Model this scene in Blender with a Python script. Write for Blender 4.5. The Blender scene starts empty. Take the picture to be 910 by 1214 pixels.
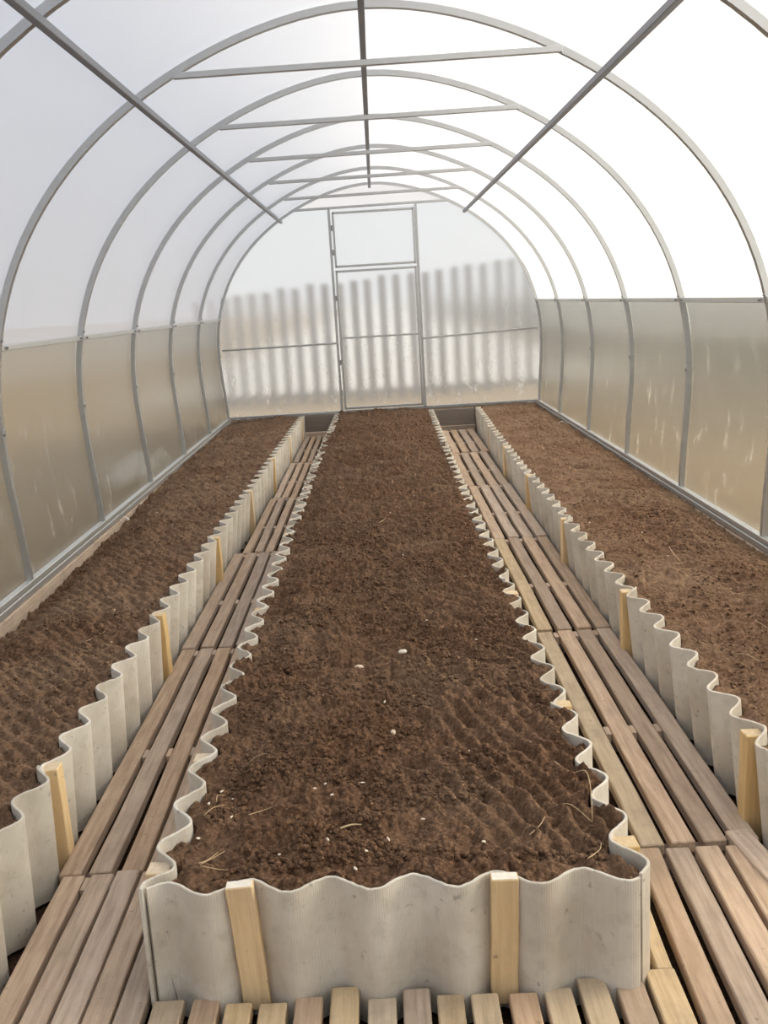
import bpy, bmesh, math, random
import numpy as np
from mathutils import Vector, Matrix
random.seed(7); RNG = np.random.default_rng(7)
C = bpy.context.scene.collection
SC = bpy.context.scene
PI = math.pi

# ------------------------------------------------------------------ camera
YAW, PITCH, ROLL = -0.00339, 0.21205, -0.06041
f_ = Vector((math.sin(YAW)*math.cos(PITCH), math.cos(YAW)*math.cos(PITCH), -math.sin(PITCH)))
r_ = Vector((math.cos(YAW), -math.sin(YAW), 0)); u_ = r_.cross(f_)
rr = math.cos(ROLL)*r_ + math.sin(ROLL)*u_; uu = -math.sin(ROLL)*r_ + math.cos(ROLL)*u_
cam_d = bpy.data.cameras.new('camera'); cam = bpy.data.objects.new('camera', cam_d); C.objects.link(cam)
cam.matrix_world = Matrix(((rr.x, uu.x, -f_.x, -0.0259), (rr.y, uu.y, -f_.y, -2.7949), (rr.z, uu.z, -f_.z, 1.0339), (0, 0, 0, 1)))
cam_d.sensor_fit = 'VERTICAL'; cam_d.sensor_height = 24.0; cam_d.lens = 24.0*1167.0/1214.0
cam_d.clip_start = 0.02; cam_d.clip_end = 500
SC.camera = cam

# ------------------------------------------------------------------ world, sun, exposure
SUN_AZ, SUN_EL = math.radians(78), math.radians(30)      # azimuth from +Y towards +X
sun_dir = Vector((math.sin(SUN_AZ)*math.cos(SUN_EL), math.cos(SUN_AZ)*math.cos(SUN_EL), math.sin(SUN_EL)))
W = bpy.data.worlds.new('hazy_sky'); SC.world = W; W.use_nodes = True
nt = W.node_tree; N = nt.nodes; L = nt.links; N.clear()
def wn(t, **k):
    n = N.new(t)
    for a, b in k.items(): setattr(n, a, b)
    return n
tc = wn('ShaderNodeTexCoord'); sx = wn('ShaderNodeSeparateXYZ'); L.new(tc.outputs['Generated'], sx.inputs[0])
ramp = wn('ShaderNodeValToRGB'); L.new(sx.outputs['Z'], ramp.inputs[0])
e = ramp.color_ramp.elements
e[0].position = 0.0; e[0].color = (0.80, 0.81, 0.81, 1)
e[1].position = 1.0; e[1].color = (0.63, 0.68, 0.80, 1)
m = e.new(0.3); m.color = (0.81, 0.84, 0.90, 1)
dot = wn('ShaderNodeVectorMath', operation='DOT_PRODUCT'); dot.inputs[1].default_value = sun_dir
L.new(tc.outputs['Generated'], dot.inputs[0])
mr = wn('ShaderNodeMapRange'); mr.inputs[1].default_value = -0.2; mr.inputs[2].default_value = 1.0; L.new(dot.outputs['Value'], mr.inputs[0])
pw = wn('ShaderNodeMath', operation='POWER'); pw.inputs[1].default_value = 3.0; L.new(mr.outputs[0], pw.inputs[0])
mul = wn('ShaderNodeVectorMath', operation='SCALE'); mul.inputs[0].default_value = (0.95, 0.88, 0.68); L.new(pw.outputs[0], mul.inputs['Scale'])
add = wn('ShaderNodeVectorMath', operation='ADD'); L.new(ramp.outputs[0], add.inputs[0]); L.new(mul.outputs[0], add.inputs[1])
bg = wn('ShaderNodeBackground'); bg.inputs['Strength'].default_value = 0.93; L.new(add.outputs[0], bg.inputs[0])
out = wn('ShaderNodeOutputWorld'); L.new(bg.outputs[0], out.inputs[0])
sd = bpy.data.lights.new('sun', 'SUN'); sd.energy = 4.2; sd.angle = math.radians(16); sd.color = (1.0, 0.88, 0.70)
sun = bpy.data.objects.new('sun', sd); C.objects.link(sun)
sun.rotation_euler = (-sun_dir).to_track_quat('-Z', 'Y').to_euler(); sun.location = (8, 4, 6)
vs = SC.view_settings; SC.display_settings.display_device = 'sRGB'
vs.view_transform = 'Standard'; vs.look = 'None'; vs.gamma = 1.0; vs.use_curve_mapping = False; vs.exposure = 0.27
cy = SC.cycles; cy.max_bounces = 14; cy.diffuse_bounces = 6; cy.transmission_bounces = 8; cy.transparent_max_bounces = 16
cy.glossy_bounces = 3; cy.use_denoising = True; cy.sample_clamp_indirect = 6

# ------------------------------------------------------------------ helpers
def tag(o, label=None, cat=None, group=None, kind=None):
    if label: o['label'] = label
    if cat: o['category'] = cat
    if group: o['group'] = group
    if kind: o['kind'] = kind
    return o
def empty(name, loc=(0, 0, 0), rz=0):
    o = bpy.data.objects.new(name, None); o.empty_display_size = 0.1; C.objects.link(o)
    o.location = loc; o.rotation_euler = (0, 0, rz); return o
def link(name, me, mats, parent=None, loc=(0, 0, 0), rot=(0, 0, 0)):
    o = bpy.data.objects.new(name, me); C.objects.link(o)
    if me.materials.__len__() == 0:
        for mt in (mats if isinstance(mats, (list, tuple)) else [mats]): me.materials.append(mt)
    if parent: o.parent = parent
    o.location = loc; o.rotation_euler = rot; return o
def mesh(name, verts, faces, smooth=False):
    me = bpy.data.meshes.new(name); me.from_pydata([tuple(v) for v in verts], [], faces); me.update()
    if smooth: me.polygons.foreach_set('use_smooth', [True]*len(me.polygons))
    return me
def bevel_box(name, sx_, sy_, sz_, bev=0.002, wob=0.0, endmat=False, seed=None, cuts=0):
    """box centred at origin; long axis is Y for planks, Z for stakes"""
    bm = bmesh.new(); bmesh.ops.create_cube(bm, size=1.0)
    bmesh.ops.scale(bm, vec=(sx_, sy_, sz_), verts=bm.verts)
    if cuts:
        ax = max(range(3), key=lambda i: (sx_, sy_, sz_)[i])
        es = [e_ for e_ in bm.edges if abs((e_.verts[0].co - e_.verts[1].co)[ax]) > 0.5*(sx_, sy_, sz_)[ax]]
        bmesh.ops.subdivide_edges(bm, edges=es, cuts=cuts)
        if wob:
            rn = random.Random(seed)
            pos = sorted({round(v.co[ax], 5) for v in bm.verts})
            off = {p: (rn.uniform(-wob, wob), rn.uniform(-wob, wob)) for p in pos}
            o2 = [i for i in range(3) if i != ax]
            for v in bm.verts:
                a, b = off[round(v.co[ax], 5)]
                v.co[o2[0]] += a; v.co[o2[1]] += b*0.6
    if bev:
        sharp = [e_ for e_ in bm.edges if e_.calc_face_angle(0) > 0.8]
        bmesh.ops.bevel(bm, geom=sharp, offset=bev, segments=1, affect='EDGES')
    if endmat:
        bm.normal_update()
        for f in bm.faces:
            if abs(f.normal.z) > 0.9: f.material_index = 1
    me = bpy.data.meshes.new(name); bm.to_mesh(me); bm.free(); return me
def tube_between(a, b, w, h, up=(0, 0, 1)):
    """square tube solid from a to b, w across, h along up"""
    a = Vector(a); b = Vector(b); d = (b-a).normalized(); up = Vector(up)
    s = d.cross(up).normalized(); u2 = s.cross(d).normalized()
    v = []
    for p in (a, b):
        for i, j in ((-1, -1), (1, -1), (1, 1), (-1, 1)): v.append(p + s*(w/2*i) + u2*(h/2*j))
    return v, [(0, 3, 2, 1), (4, 5, 6, 7), (0, 1, 5, 4), (1, 2, 6, 5), (2, 3, 7, 6), (3, 0, 4, 7)]
def bar(name, a, b, w, h, mat, parent=None, up=(0, 0, 1), bev=0.002):
    v, f = tube_between(a, b, w, h, up); bm = bmesh.new()
    vv = [bm.verts.new(x) for x in v]
    for q in f: bm.faces.new([vv[i] for i in q])
    bmesh.ops.recalc_face_normals(bm, faces=bm.faces)
    if bev: bmesh.ops.bevel(bm, geom=list(bm.edges), offset=bev, segments=1, affect='EDGES')
    me = bpy.data.meshes.new(name); bm.to_mesh(me); bm.free()
    return link(name, me, mat, parent)

# ------------------------------------------------------------------ materials
def mat(name):
    mt = bpy.data.materials.new(name); mt.use_nodes = True; t = mt.node_tree
    for n in list(t.nodes): t.nodes.remove(n)
    return mt, t
class NB:
    def __init__(s, t): s.t = t
    def n(s, typ, **k):
        x = s.t.nodes.new(typ)
        for a, b in k.items():
            if a == 'i':
                for kk, vv in b.items():
                    if isinstance(vv, bpy.types.NodeSocket): s.t.links.new(vv, x.inputs[kk])
                    else: x.inputs[kk].default_value = vv
            else: setattr(x, a, b)
        return x
    def l(s, a, b): s.t.links.new(a, b)
    def noise(s, vec, scale, detail=4, rough=0.6, w=None):
        return s.n('ShaderNodeTexNoise', i={'Vector': vec, 'Scale': scale, 'Detail': detail, 'Roughness': rough}).outputs['Fac']
    def map(s, vec, scale=(1, 1, 1), loc=(0, 0, 0)):
        return s.n('ShaderNodeMapping', i={'Vector': vec, 'Scale': scale, 'Location': loc}).outputs[0]
    def ramp(s, fac, stops):
        x = s.n('ShaderNodeValToRGB', i={0: fac}); el = x.color_ramp.elements
        while len(el) > 1: el.remove(el[-1])
        el[0].position = stops[0][0]; el[0].color = (*stops[0][1], 1)
        for p, c in stops[1:]:
            q = el.new(p); q.color = (*c, 1)
        return x.outputs[0]
    def mix(s, fac, a, b, mode='MIX'):
        x = s.n('ShaderNodeMix', data_type='RGBA', blend_type=mode)
        for k, v in ((0, fac), (6, a), (7, b)):
            if isinstance(v, bpy.types.NodeSocket): s.l(v, x.inputs[k])
            else: x.inputs[k].default_value = v if k == 0 else (*v, 1)
        return x.outputs[2]
    def out(s, sh): s.l(sh, s.n('ShaderNodeOutputMaterial').inputs[0])

def wood_mat(name, c_dark, c_mid, c_light, axis='Y', vary=0.25, dirt=(0.20, 0.16, 0.12), dirt_amt=0.35):
    mt, t = mat(name); b = NB(t)
    tcn = b.n('ShaderNodeTexCoord'); oi = b.n('ShaderNodeObjectInfo')
    rv = b.n('ShaderNodeVectorMath', operation='SCALE', i={0: (7.3, 13.1, 5.7), 'Scale': oi.outputs['Random']}).outputs[0]
    ov = b.n('ShaderNodeVectorMath', operation='ADD', i={0: tcn.outputs['Object'], 1: rv}).outputs[0]
    sc = (1, 0.06, 1) if axis == 'Y' else (1, 1, 0.06)
    g = b.noise(b.map(ov, sc), 90, 5, 0.65)
    g2 = b.noise(b.map(ov, (1, .15, 1) if axis == 'Y' else (1, 1, .15)), 14, 3)
    col = b.ramp(g, [(0.3, c_dark), (0.5, c_mid), (0.72, c_light)])
    col = b.mix(b.n('ShaderNodeMath', operation='MULTIPLY', i={0: g2, 1: 0.5}).outputs[0], col, c_light)
    blot = b.ramp(b.noise(ov, 9, 5, 0.7), [(0.48, (0, 0, 0)), (0.75, (1, 1, 1))])
    bl = b.n('ShaderNodeMath', operation='MULTIPLY', i={0: blot, 1: dirt_amt}).outputs[0]
    col = b.mix(bl, col, dirt)
    spots = b.ramp(b.noise(ov, 55, 2), [(0.70, (0, 0, 0)), (0.76, (1, 1, 1))])
    col = b.mix(b.n('ShaderNodeMath', operation='MULTIPLY', i={0: spots, 1: 0.5}).outputs[0], col, (0.11, 0.08, 0.05))
    hsv = b.n('ShaderNodeHueSaturation', i={'Color': col})
    rnd2 = b.n('ShaderNodeMath', operation='FRACT', i={0: b.n('ShaderNodeMath', operation='MULTIPLY', i={0: oi.outputs['Random'], 1: 17.31}).outputs[0]}).outputs[0]
    b.l(b.n('ShaderNodeMapRange', i={0: oi.outputs['Random'], 3: 1-vary, 4: 1+vary}).outputs[0], hsv.inputs['Value'])
    b.l(b.n('ShaderNodeMapRange', i={0: rnd2, 3: 0.75, 4: 1.08}).outputs[0], hsv.inputs['Saturation'])
    bp = b.n('ShaderNodeBump', i={'Strength': 0.35, 'Distance': 0.002, 'Height': g})
    p = b.n('ShaderNodeBsdfPrincipled', i={'Base Color': hsv.outputs[0], 'Roughness': 0.82, 'Normal': bp.outputs[0]})
    b.out(p.outputs[0]); return mt
M_plank = wood_mat('weathered_plank', (0.26, 0.172, 0.11), (0.42, 0.295, 0.20), (0.55, 0.415, 0.30), vary=0.17)
M_plank_new = wood_mat('fresher_plank', (0.33, 0.23, 0.13), (0.47, 0.35, 0.21), (0.58, 0.45, 0.29), vary=0.13, dirt_amt=0.45)
M_batten = wood_mat('dark_batten', (0.10, 0.06, 0.045), (0.16, 0.10, 0.075), (0.22, 0.15, 0.11))
M_stake = wood_mat('stake_wood', (0.50, 0.31, 0.12), (0.62, 0.42, 0.18), (0.72, 0.53, 0.27), 'Z', 0.10, (0.42, 0.30, 0.17), 0.3)
M_cut = wood_mat('stake_end_grain', (0.44, 0.31, 0.17), (0.56, 0.42, 0.25), (0.66, 0.53, 0.35), 'Z', 0.08)
M_cutw = wood_mat('pale_stake_end', (0.60, 0.52, 0.40), (0.74, 0.68, 0.56), (0.84, 0.80, 0.70), 'Z', 0.05)
M_endboard = wood_mat('dark_end_board', (0.10, 0.075, 0.055), (0.16, 0.125, 0.10), (0.22, 0.18, 0.15), vary=0.1)
M_kick = wood_mat('base_timber', (0.30, 0.21, 0.145), (0.44, 0.33, 0.24), (0.56, 0.44, 0.34), vary=0.1)
M_picket = wood_mat('grey_picket', (0.20, 0.19, 0.18), (0.27, 0.26, 0.25), (0.33, 0.32, 0.31), 'Z', 0.2)

def slate_mat():
    mt, t = mat('fibre_cement'); b = NB(t)
    tcn = b.n('ShaderNodeTexCoord'); oi = b.n('ShaderNodeObjectInfo')
    rv = b.n('ShaderNodeVectorMath', operation='SCALE', i={0: (3.3, 9.1, 4.7), 'Scale': oi.outputs['Random']}).outputs[0]
    ov = b.n('ShaderNodeVectorMath', operation='ADD', i={0: tcn.outputs['Object'], 1: rv}).outputs[0]
    at = b.n('ShaderNodeAttribute', attribute_name='run')
    # fine ribbing running up the sheet
    wv = b.n('ShaderNodeMath', operation='SINE', i={0: b.n('ShaderNodeMath', operation='MULTIPLY', i={0: at.outputs['Fac'], 1: 2*PI/0.0045}).outputs[0]}).outputs[0]
    big = b.noise(ov, 5, 4, 0.6); mid = b.noise(ov, 28, 5, 0.7)
    col = b.ramp(big, [(0.3, (0.45, 0.40, 0.33)), (0.5, (0.56, 0.515, 0.44)), (0.7, (0.65, 0.615, 0.55))])
    col = b.mix(b.n('ShaderNodeMath', operation='MULTIPLY', i={0: b.ramp(mid, [(0.52, (0, 0, 0)), (0.72, (1, 1, 1))]), 1: 0.45}).outputs[0], col, (0.31, 0.28, 0.21))
    st = b.noise(b.map(ov, (1, 1, 0.12)), 30, 3)
    col = b.mix(b.n('ShaderNodeMath', operation='MULTIPLY', i={0: b.ramp(st, [(0.55, (0, 0, 0)), (0.75, (1, 1, 1))]), 1: 0.25}).outputs[0], col, (0.50, 0.38, 0.31))
    sp = b.ramp(b.noise(ov, 42, 3, 0.6), [(0.66, (0, 0, 0)), (0.71, (1, 1, 1))])
    col = b.mix(b.n('ShaderNodeMath', operation='MULTIPLY', i={0: sp, 1: 0.5}).outputs[0], col, (0.15, 0.13, 0.10))
    hsv = b.n('ShaderNodeHueSaturation', i={'Color': col})
    b.l(b.n('ShaderNodeMapRange', i={0: oi.outputs['Random'], 3: 0.93, 4: 1.08}).outputs[0], hsv.inputs['Value'])
    h = b.n('ShaderNodeMath', operation='ADD', i={0: wv, 1: mid}).outputs[0]
    bp = b.n('ShaderNodeBump', i={'Strength': 0.30, 'Distance': 0.0008, 'Height': h})
    p = b.n('ShaderNodeBsdfPrincipled', i={'Base Color': hsv.outputs[0], 'Roughness': 0.85, 'Normal': bp.outputs[0]})
    b.out(p.outputs[0]); return mt
M_slate = slate_mat()

def soil_mat(name, tint=1.0, dry=0.5, warm=(1, 1, 1)):
    mt, t = mat(name); b = NB(t)
    tcn = b.n('ShaderNodeTexCoord'); ov = tcn.outputs['Object']
    n1 = b.noise(ov, 110, 4, 0.65); n2 = b.noise(ov, 190, 4, 0.65); n3 = b.noise(ov, 2.2, 3, 0.5)
    col = b.ramp(n1, [(0.30, (0.050*tint*warm[0], 0.026*tint*warm[1], 0.0135*tint*warm[2])), (0.5, (0.112*tint*warm[0], 0.061*tint*warm[1], 0.0345*tint*warm[2])), (0.72, (0.21*tint*warm[0], 0.130*tint*warm[1], 0.080*tint*warm[2]))])
    dryc = b.mix(0.5, col, (0.24*tint, 0.165*tint, 0.108*tint))
    fac = b.n('ShaderNodeMath', operation='MULTIPLY', i={0: b.ramp(n3, [(0.38, (0, 0, 0)), (0.66, (1, 1, 1))]), 1: dry}).outputs[0]
    col = b.mix(fac, col, dryc)
    fl = b.ramp(b.noise(ov, 260, 2), [(0.72, (0, 0, 0)), (0.76, (1, 1, 1))])
    col = b.mix(b.n('ShaderNodeMath', operation='MULTIPLY', i={0: fl, 1: 0.5}).outputs[0], col, (0.38, 0.30, 0.21))
    hh = b.n('ShaderNodeMath', operation='ADD', i={0: n1, 1: b.n('ShaderNodeMath', operation='MULTIPLY', i={0: n2, 1: 2.0}).outputs[0]}).outputs[0]
    bp = b.n('ShaderNodeBump', i={'Strength': 0.7, 'Distance': 0.0035, 'Height': hh})
    p = b.n('ShaderNodeBsdfPrincipled', i={'Base Color': col, 'Roughness': 0.95, 'Specular IOR Level': 0.15, 'Normal': bp.outputs[0]})
    b.out(p.outputs[0]); return mt
M_soil = soil_mat('dark_soil', 1.05, 0.6)
M_soil_side = soil_mat('drier_soil', 1.25, 0.8, (1.0, 1.04, 1.08))
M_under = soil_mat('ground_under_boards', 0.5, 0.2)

def plain(name, col, rough=0.6, metal=0.0, nscale=40, var=0.15):
    mt, t = mat(name); b = NB(t); tcn = b.n('ShaderNodeTexCoord')
    n = b.noise(tcn.outputs['Object'], nscale, 4)
    c = b.mix(n, tuple(x*(1-var) for x in col), tuple(min(1, x*(1+var)) for x in col))
    p = b.n('ShaderNodeBsdfPrincipled', i={'Base Color': c, 'Roughness': rough, 'Metallic': metal}); b.out(p.outputs[0]); return mt
M_steel = plain('galvanised_steel', (0.52, 0.53, 0.53), 0.34, 0.80, 25, 0.10)
M_rail = plain('lit_galvanised_rail', (0.60, 0.60, 0.58), 0.35, 0.75, 25, 0.08)  # galvanised steel with the light it catches put into a paler base colour
M_purlin = plain('dull_grey_tube', (0.25, 0.26, 0.29), 0.5, 0.4, 25, 0.1)
M_bolt = plain('bolt_steel', (0.30, 0.30, 0.31), 0.4, 0.8)
M_chip = plain('pale_chip', (0.70, 0.62, 0.50), 0.7)
M_stone = plain('pale_stone', (0.62, 0.50, 0.38), 0.7)
M_straw = plain('dry_straw', (0.52, 0.38, 0.22), 0.8)
M_white = plain('white_plastic', (0.80, 0.80, 0.78), 0.5)

def poly_mat(name, tr, tl, tint=(1, 1, 1), dirty=0.3, rf=0.0, rough=0.22, smear=(0.62, 0.56, 0.46)):
    """one skin of a twin-wall polycarbonate sheet: part clear, part scattering, dirty in patches"""
    mt, t = mat(name); b = NB(t); ov = b.n('ShaderNodeNewGeometry').outputs['Position']
    big = b.noise(ov, 1.6, 4, 0.6); drip = b.noise(b.map(ov, (1, 1, 0.45)), 13, 6, 0.72)
    dr = b.ramp(drip, [(0.56, (0, 0, 0)), (0.74, (1, 1, 1))])
    pz = b.n('ShaderNodeSeparateXYZ', i={0: ov}).outputs['Z']
    low = b.n('ShaderNodeMapRange', i={0: pz, 1: 1.0, 2: 0.2, 3: 0.0, 4: 1.0}).outputs[0]
    dm = b.n('ShaderNodeMath', operation='MULTIPLY', i={0: dr, 1: low}).outputs[0]
    col = b.mix(b.n('ShaderNodeMath', operation='MULTIPLY', i={0: big, 1: dirty}).outputs[0], tint, (0.80, 0.76, 0.68))
    col = b.mix(b.n('ShaderNodeMath', operation='MULTIPLY', i={0: low, 1: dirty}).outputs[0], col, smear)
    T = b.n('ShaderNodeBsdfTransparent', i={'Color': (*tint, 1)}).outputs[0]
    TL = b.n('ShaderNodeBsdfTranslucent', i={'Color': col}).outputs[0]
    D = b.n('ShaderNodeBsdfDiffuse', i={'Color': col}).outputs[0]
    G = b.n('ShaderNodeBsdfGlossy', i={'Color': (0.9, 0.9, 0.9, 1), 'Roughness': 0.25}).outputs[0]
    flute = b.n('ShaderNodeMapRange', i={0: dm, 3: tr, 4: tr*0.35}).outputs[0]
    a = b.n('ShaderNodeMixShader', i={0: tl, 1: D, 2: TL}).outputs[0]
    if rf:
        RF = b.n('ShaderNodeBsdfRefraction', i={'Color': (*tint, 1), 'Roughness': rough, 'IOR': 1.25}).outputs[0]
        T = b.n('ShaderNodeMixShader', i={0: rf, 1: T, 2: RF}).outputs[0]
    c = b.n('ShaderNodeMixShader', i={0: flute, 1: a, 2: T}).outputs[0]
    lw = b.n('ShaderNodeLayerWeight', i={'Blend': 0.25}).outputs['Fresnel']
    gf = b.n('ShaderNodeMath', operation='MULTIPLY', i={0: lw, 1: 0.35}).outputs[0]
    s = b.n('ShaderNodeMixShader', i={0: gf, 1: c, 2: G}).outputs[0]
    b.out(s); return mt
M_roof = poly_mat('polycarbonate_roof', 0.47, 0.86, (0.97, 0.98, 1.0), 0.12)
M_side = poly_mat('polycarbonate_side', 0.945, 0.60, (0.95, 0.95, 0.93), 0.7, 0.75, 0.20)
M_gable = poly_mat('polycarbonate_gable', 0.76, 0.82, (0.96, 0.975, 0.99), 0.25, 0.85, 0.22)

# ------------------------------------------------------------------ greenhouse shell
_pts = [(-1.512, .93), (-1.341, 1.338), (-1.131, 1.623), (-.847, 1.796), (-.64, 1.935), (-.34, 2.045), (0, 2.080), (.381, 2.03), (.678, 1.917), (.84, 1.82), (1.077, 1.643),
        (1.28, 1.424), (1.42, 1.176), (1.474, 1.06), (1.504, .902), (1.524, .743), (1.53, .6), (1.528, .421), (1.515, .227), (1.50, 0.0), (-1.535, .65), (-1.532, .43), (-1.518, .19), (-1.5, 0)]
_th = np.array([math.atan2(abs(x), z-.62) for x, z in _pts]); _rr = np.array([math.hypot(x, z-.62) for x, z in _pts])
_A = np.stack([np.ones_like(_th)] + [_th**k for k in (2, 3, 4, 5)], 1); _cf = np.linalg.lstsq(_A, _rr, rcond=None)[0]
def rad(th):
    th = abs(th); return _cf[0]+sum(c*th**k for c, k in zip(_cf[1:], (2, 3, 4, 5)))
def prof(th, off=0.0):
    r = rad(th); e_ = 1e-3
    p = Vector((math.sin(th)*r, 0.62+math.cos(th)*r)); r2 = rad(th+e_); q = Vector((math.sin(th+e_)*r2, 0.62+math.cos(th+e_)*r2))
    tg = (q-p).normalized(); nrm = Vector((-tg.y, tg.x))
    if nrm.dot(p-Vector((0, .62))) < 0: nrm = -nrm
    return p+nrm*off
def th_of_z(z):
    a, b_ = 0.2, 2.1
    for _ in range(50):
        m_ = (a+b_)/2
        if prof(m_).y > z: a = m_
        else: b_ = m_
    return a
TH0 = th_of_z(0.0); THP = th_of_z(0.940); TUL = th_of_z(1.81)
ARCH_Y = [-3.35, -2.22, -1.11, 0.0, 1.098, 2.202, 3.329, 4.463, 5.617, 6.698]
FARY, NEARY = ARCH_Y[-1], ARCH_Y[0]

def arch_mesh(hw=0.0125, hr=0.0125, n=72):
    vs_, fs = [], []
    for i in range(n+1):
        th = -TH0+2*TH0*i/n
        for oy, orr in ((-hw, -hr), (hw, -hr), (hw, hr), (-hw, hr)):
            p = prof(th, orr); vs_.append((p.x, oy, p.y))
        if i:
            a = 4*(i-1); b_ = 4*i
            for k in range(4): fs.append((a+k, a+(k+1) % 4, b_+(k+1) % 4, b_+k))
    fs += [(0, 3, 2, 1), (4*n, 4*n+1, 4*n+2, 4*n+3)]
    bm = bmesh.new(); vv = [bm.verts.new(v) for v in vs_]
    for f in fs: bm.faces.new([vv[k] for k in f])
    bmesh.ops.recalc_face_normals(bm, faces=bm.faces)
    me = bpy.data.meshes.new('tube'); bm.to_mesh(me); bm.free()
    me.polygons.foreach_set('use_smooth', [True]*len(me.polygons)); me.set_sharp_from_angle(angle=math.radians(40)); return me
ARCH = arch_mesh()
def cyl_mesh(name, r, h, n=10):
    bm = bmesh.new(); bmesh.ops.create_cone(bm, cap_ends=True, segments=n, radius1=r, radius2=r*0.85, depth=h)
    me = bpy.data.meshes.new(name); bm.to_mesh(me); bm.free(); return me
BOLT = cyl_mesh('bolt', 0.006, 0.008)
ordw = ['first', 'second', 'third', 'fourth', 'fifth', 'sixth', 'seventh', 'eighth', 'ninth', 'tenth']
tn = 0
TIE_Z = 1.880
tie_x = 0.715
for k, y in enumerate(ARCH_Y):
    tn += 1
    r = empty('trim_%d' % tn, (0, y, 0)); tag(r, 'grey steel tube arch of the greenhouse frame, %s from the far gable' % ordw[9-k] if k < 9 else 'grey steel arch framing the far gable wall', 'frame', 'steel arches of the greenhouse', 'structure')
    link('tube', ARCH, M_steel, r)
    if 0 < k:
        zt = TIE_Z + (0.005 if k == 9 else 0)
        bar('tie_bar', (-tie_x, -0.014, zt), (tie_x, -0.014, zt+0.012), 0.020, 0.022, M_steel, r)
    for s in (-1, 1):
        for th in (THP-0.02, TUL, th_of_z(0.60)):
            p = prof(th, -0.018); o = link('bolt', BOLT, M_bolt, r, (s*p.x, -0.012, p.y), (0, s*PI/2, 0))
        # splice collar lower down the leg
        a = prof(th_of_z(0.62), 0); b2 = prof(th_of_z(0.585), 0)
        bar('splice_collar', (s*a.x, 0, a.y), (s*b2.x, 0, b2.y), 0.031, 0.031, M_steel, r, (0, 1, 0), 0.001)
# purlins running the length
def purlin(x, z, label, segs=None, size=0.025):
    global tn; tn += 1
    r = empty('trim_%d' % tn, (x, 0, z)); tag(r, label, 'frame', None, 'structure')
    if segs is None:
        bar('tube', (0, NEARY, 0), (0, FARY, 0), size, size, M_purlin, r)
    else:
        for a, b_ in zip(ARCH_Y[:-1], ARCH_Y[1:]):
            bar('tube', (0, a+0.013, 0), (0, b_-0.013, 0), size, size, M_rail, r)
            for yy in (a+0.05, b_-0.05):
                link('bolt', BOLT, M_bolt, r, (-math.copysign(0.016, x), yy, 0), (0, PI/2, 0))
    return r
purlin(-0.012, 2.058, 'long steel ridge tube under the roof crown')
p = prof(TUL, -0.024)
purlin(-p.x, p.y, 'long steel roof tube high on the left slope')
purlin(p.x, p.y, 'long steel roof tube high on the right slope')
p = prof(THP, -0.004)
purlin(-p.x, 0.936, 'pale horizontal steel tube halfway up the left wall', True, 0.022)
purlin(p.x, 0.946, 'grey horizontal steel tube halfway up the right wall', True, 0.022)
# base rails
for s, nm in ((-1, 'left'), (1, 'right')):
    tn += 1; r = empty('trim_%d' % tn, (s*1.5, 0, 0)); tag(r, 'double steel base rail along the foot of the %s wall' % nm, 'frame', None, 'structure')
    bar('tube', (0, NEARY, -0.010), (0, FARY, -0.010), 0.030, 0.022, M_rail, r)
    bar('tube', (-s*0.006, NEARY, -0.036), (-s*0.006, FARY, -0.036), 0.030, 0.026, M_rail, r)
    b0 = bevel_box('timber', 0.03, FARY-NEARY-0.02, 0.14, 0.003, 0.001, cuts=6, seed=3)
    tn += 1; o = link('trim_%d' % tn, b0, M_kick, None, (s*1.488, (FARY+NEARY)/2, -0.122)); tag(o, 'dusty brown timber under the %s base rail' % nm, 'timber', None, 'structure')

def skin(name, th_a, th_b, y0, y1, mt, parent, n, gap=0.002, thick=0.006, off=0.016):
    vs_, fs = [], []
    for i in range(n+1):
        th = th_a+(th_b-th_a)*i/n
        a = prof(th, off); b_ = prof(th, off+thick)
        vs_ += [(a.x, y0+gap, a.y), (a.x, y1-gap, a.y), (b_.x, y1-gap, b_.y), (b_.x, y0+gap, b_.y)]
        if i:
            q = 4*(i-1); w = 4*i
            for k in range(4): fs.append((q+k, q+(k+1) % 4, w+(k+1) % 4, w+k))
    fs += [(0, 3, 2, 1), (4*n, 4*n+1, 4*n+2, 4*n+3)]
    bm = bmesh.new(); vv = [bm.verts.new(v) for v in vs_]
    for f in fs: bm.faces.new([vv[k] for k in f])
    bmesh.ops.recalc_face_normals(bm, faces=bm.faces)
    me = bpy.data.meshes.new(name); bm.to_mesh(me); bm.free()
    me.polygons.foreach_set('use_smooth', [True]*len(me.polygons)); me.set_sharp_from_angle(angle=math.radians(40))
    return link(name, me, mt, parent)
wl = tag(empty('wall_left'), 'cloudy clear plastic sheeting of the left greenhouse wall', 'wall', None, 'structure')
wr = tag(empty('wall_right'), 'cloudy clear plastic sheeting of the right greenhouse wall', 'wall', None, 'structure')
ce = tag(empty('ceiling'), 'white translucent plastic roof curving over the steel arches', 'roof', None, 'structure')
for a, b_ in zip(ARCH_Y[:-1], ARCH_Y[1:]):
    skin('panel', -TH0, -THP, a, b_, M_side, wl, 10)
    skin('panel', THP, TH0, a, b_, M_side, wr, 10)
    skin('panel', -THP, THP, a, b_, M_roof, ce, 48)

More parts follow.
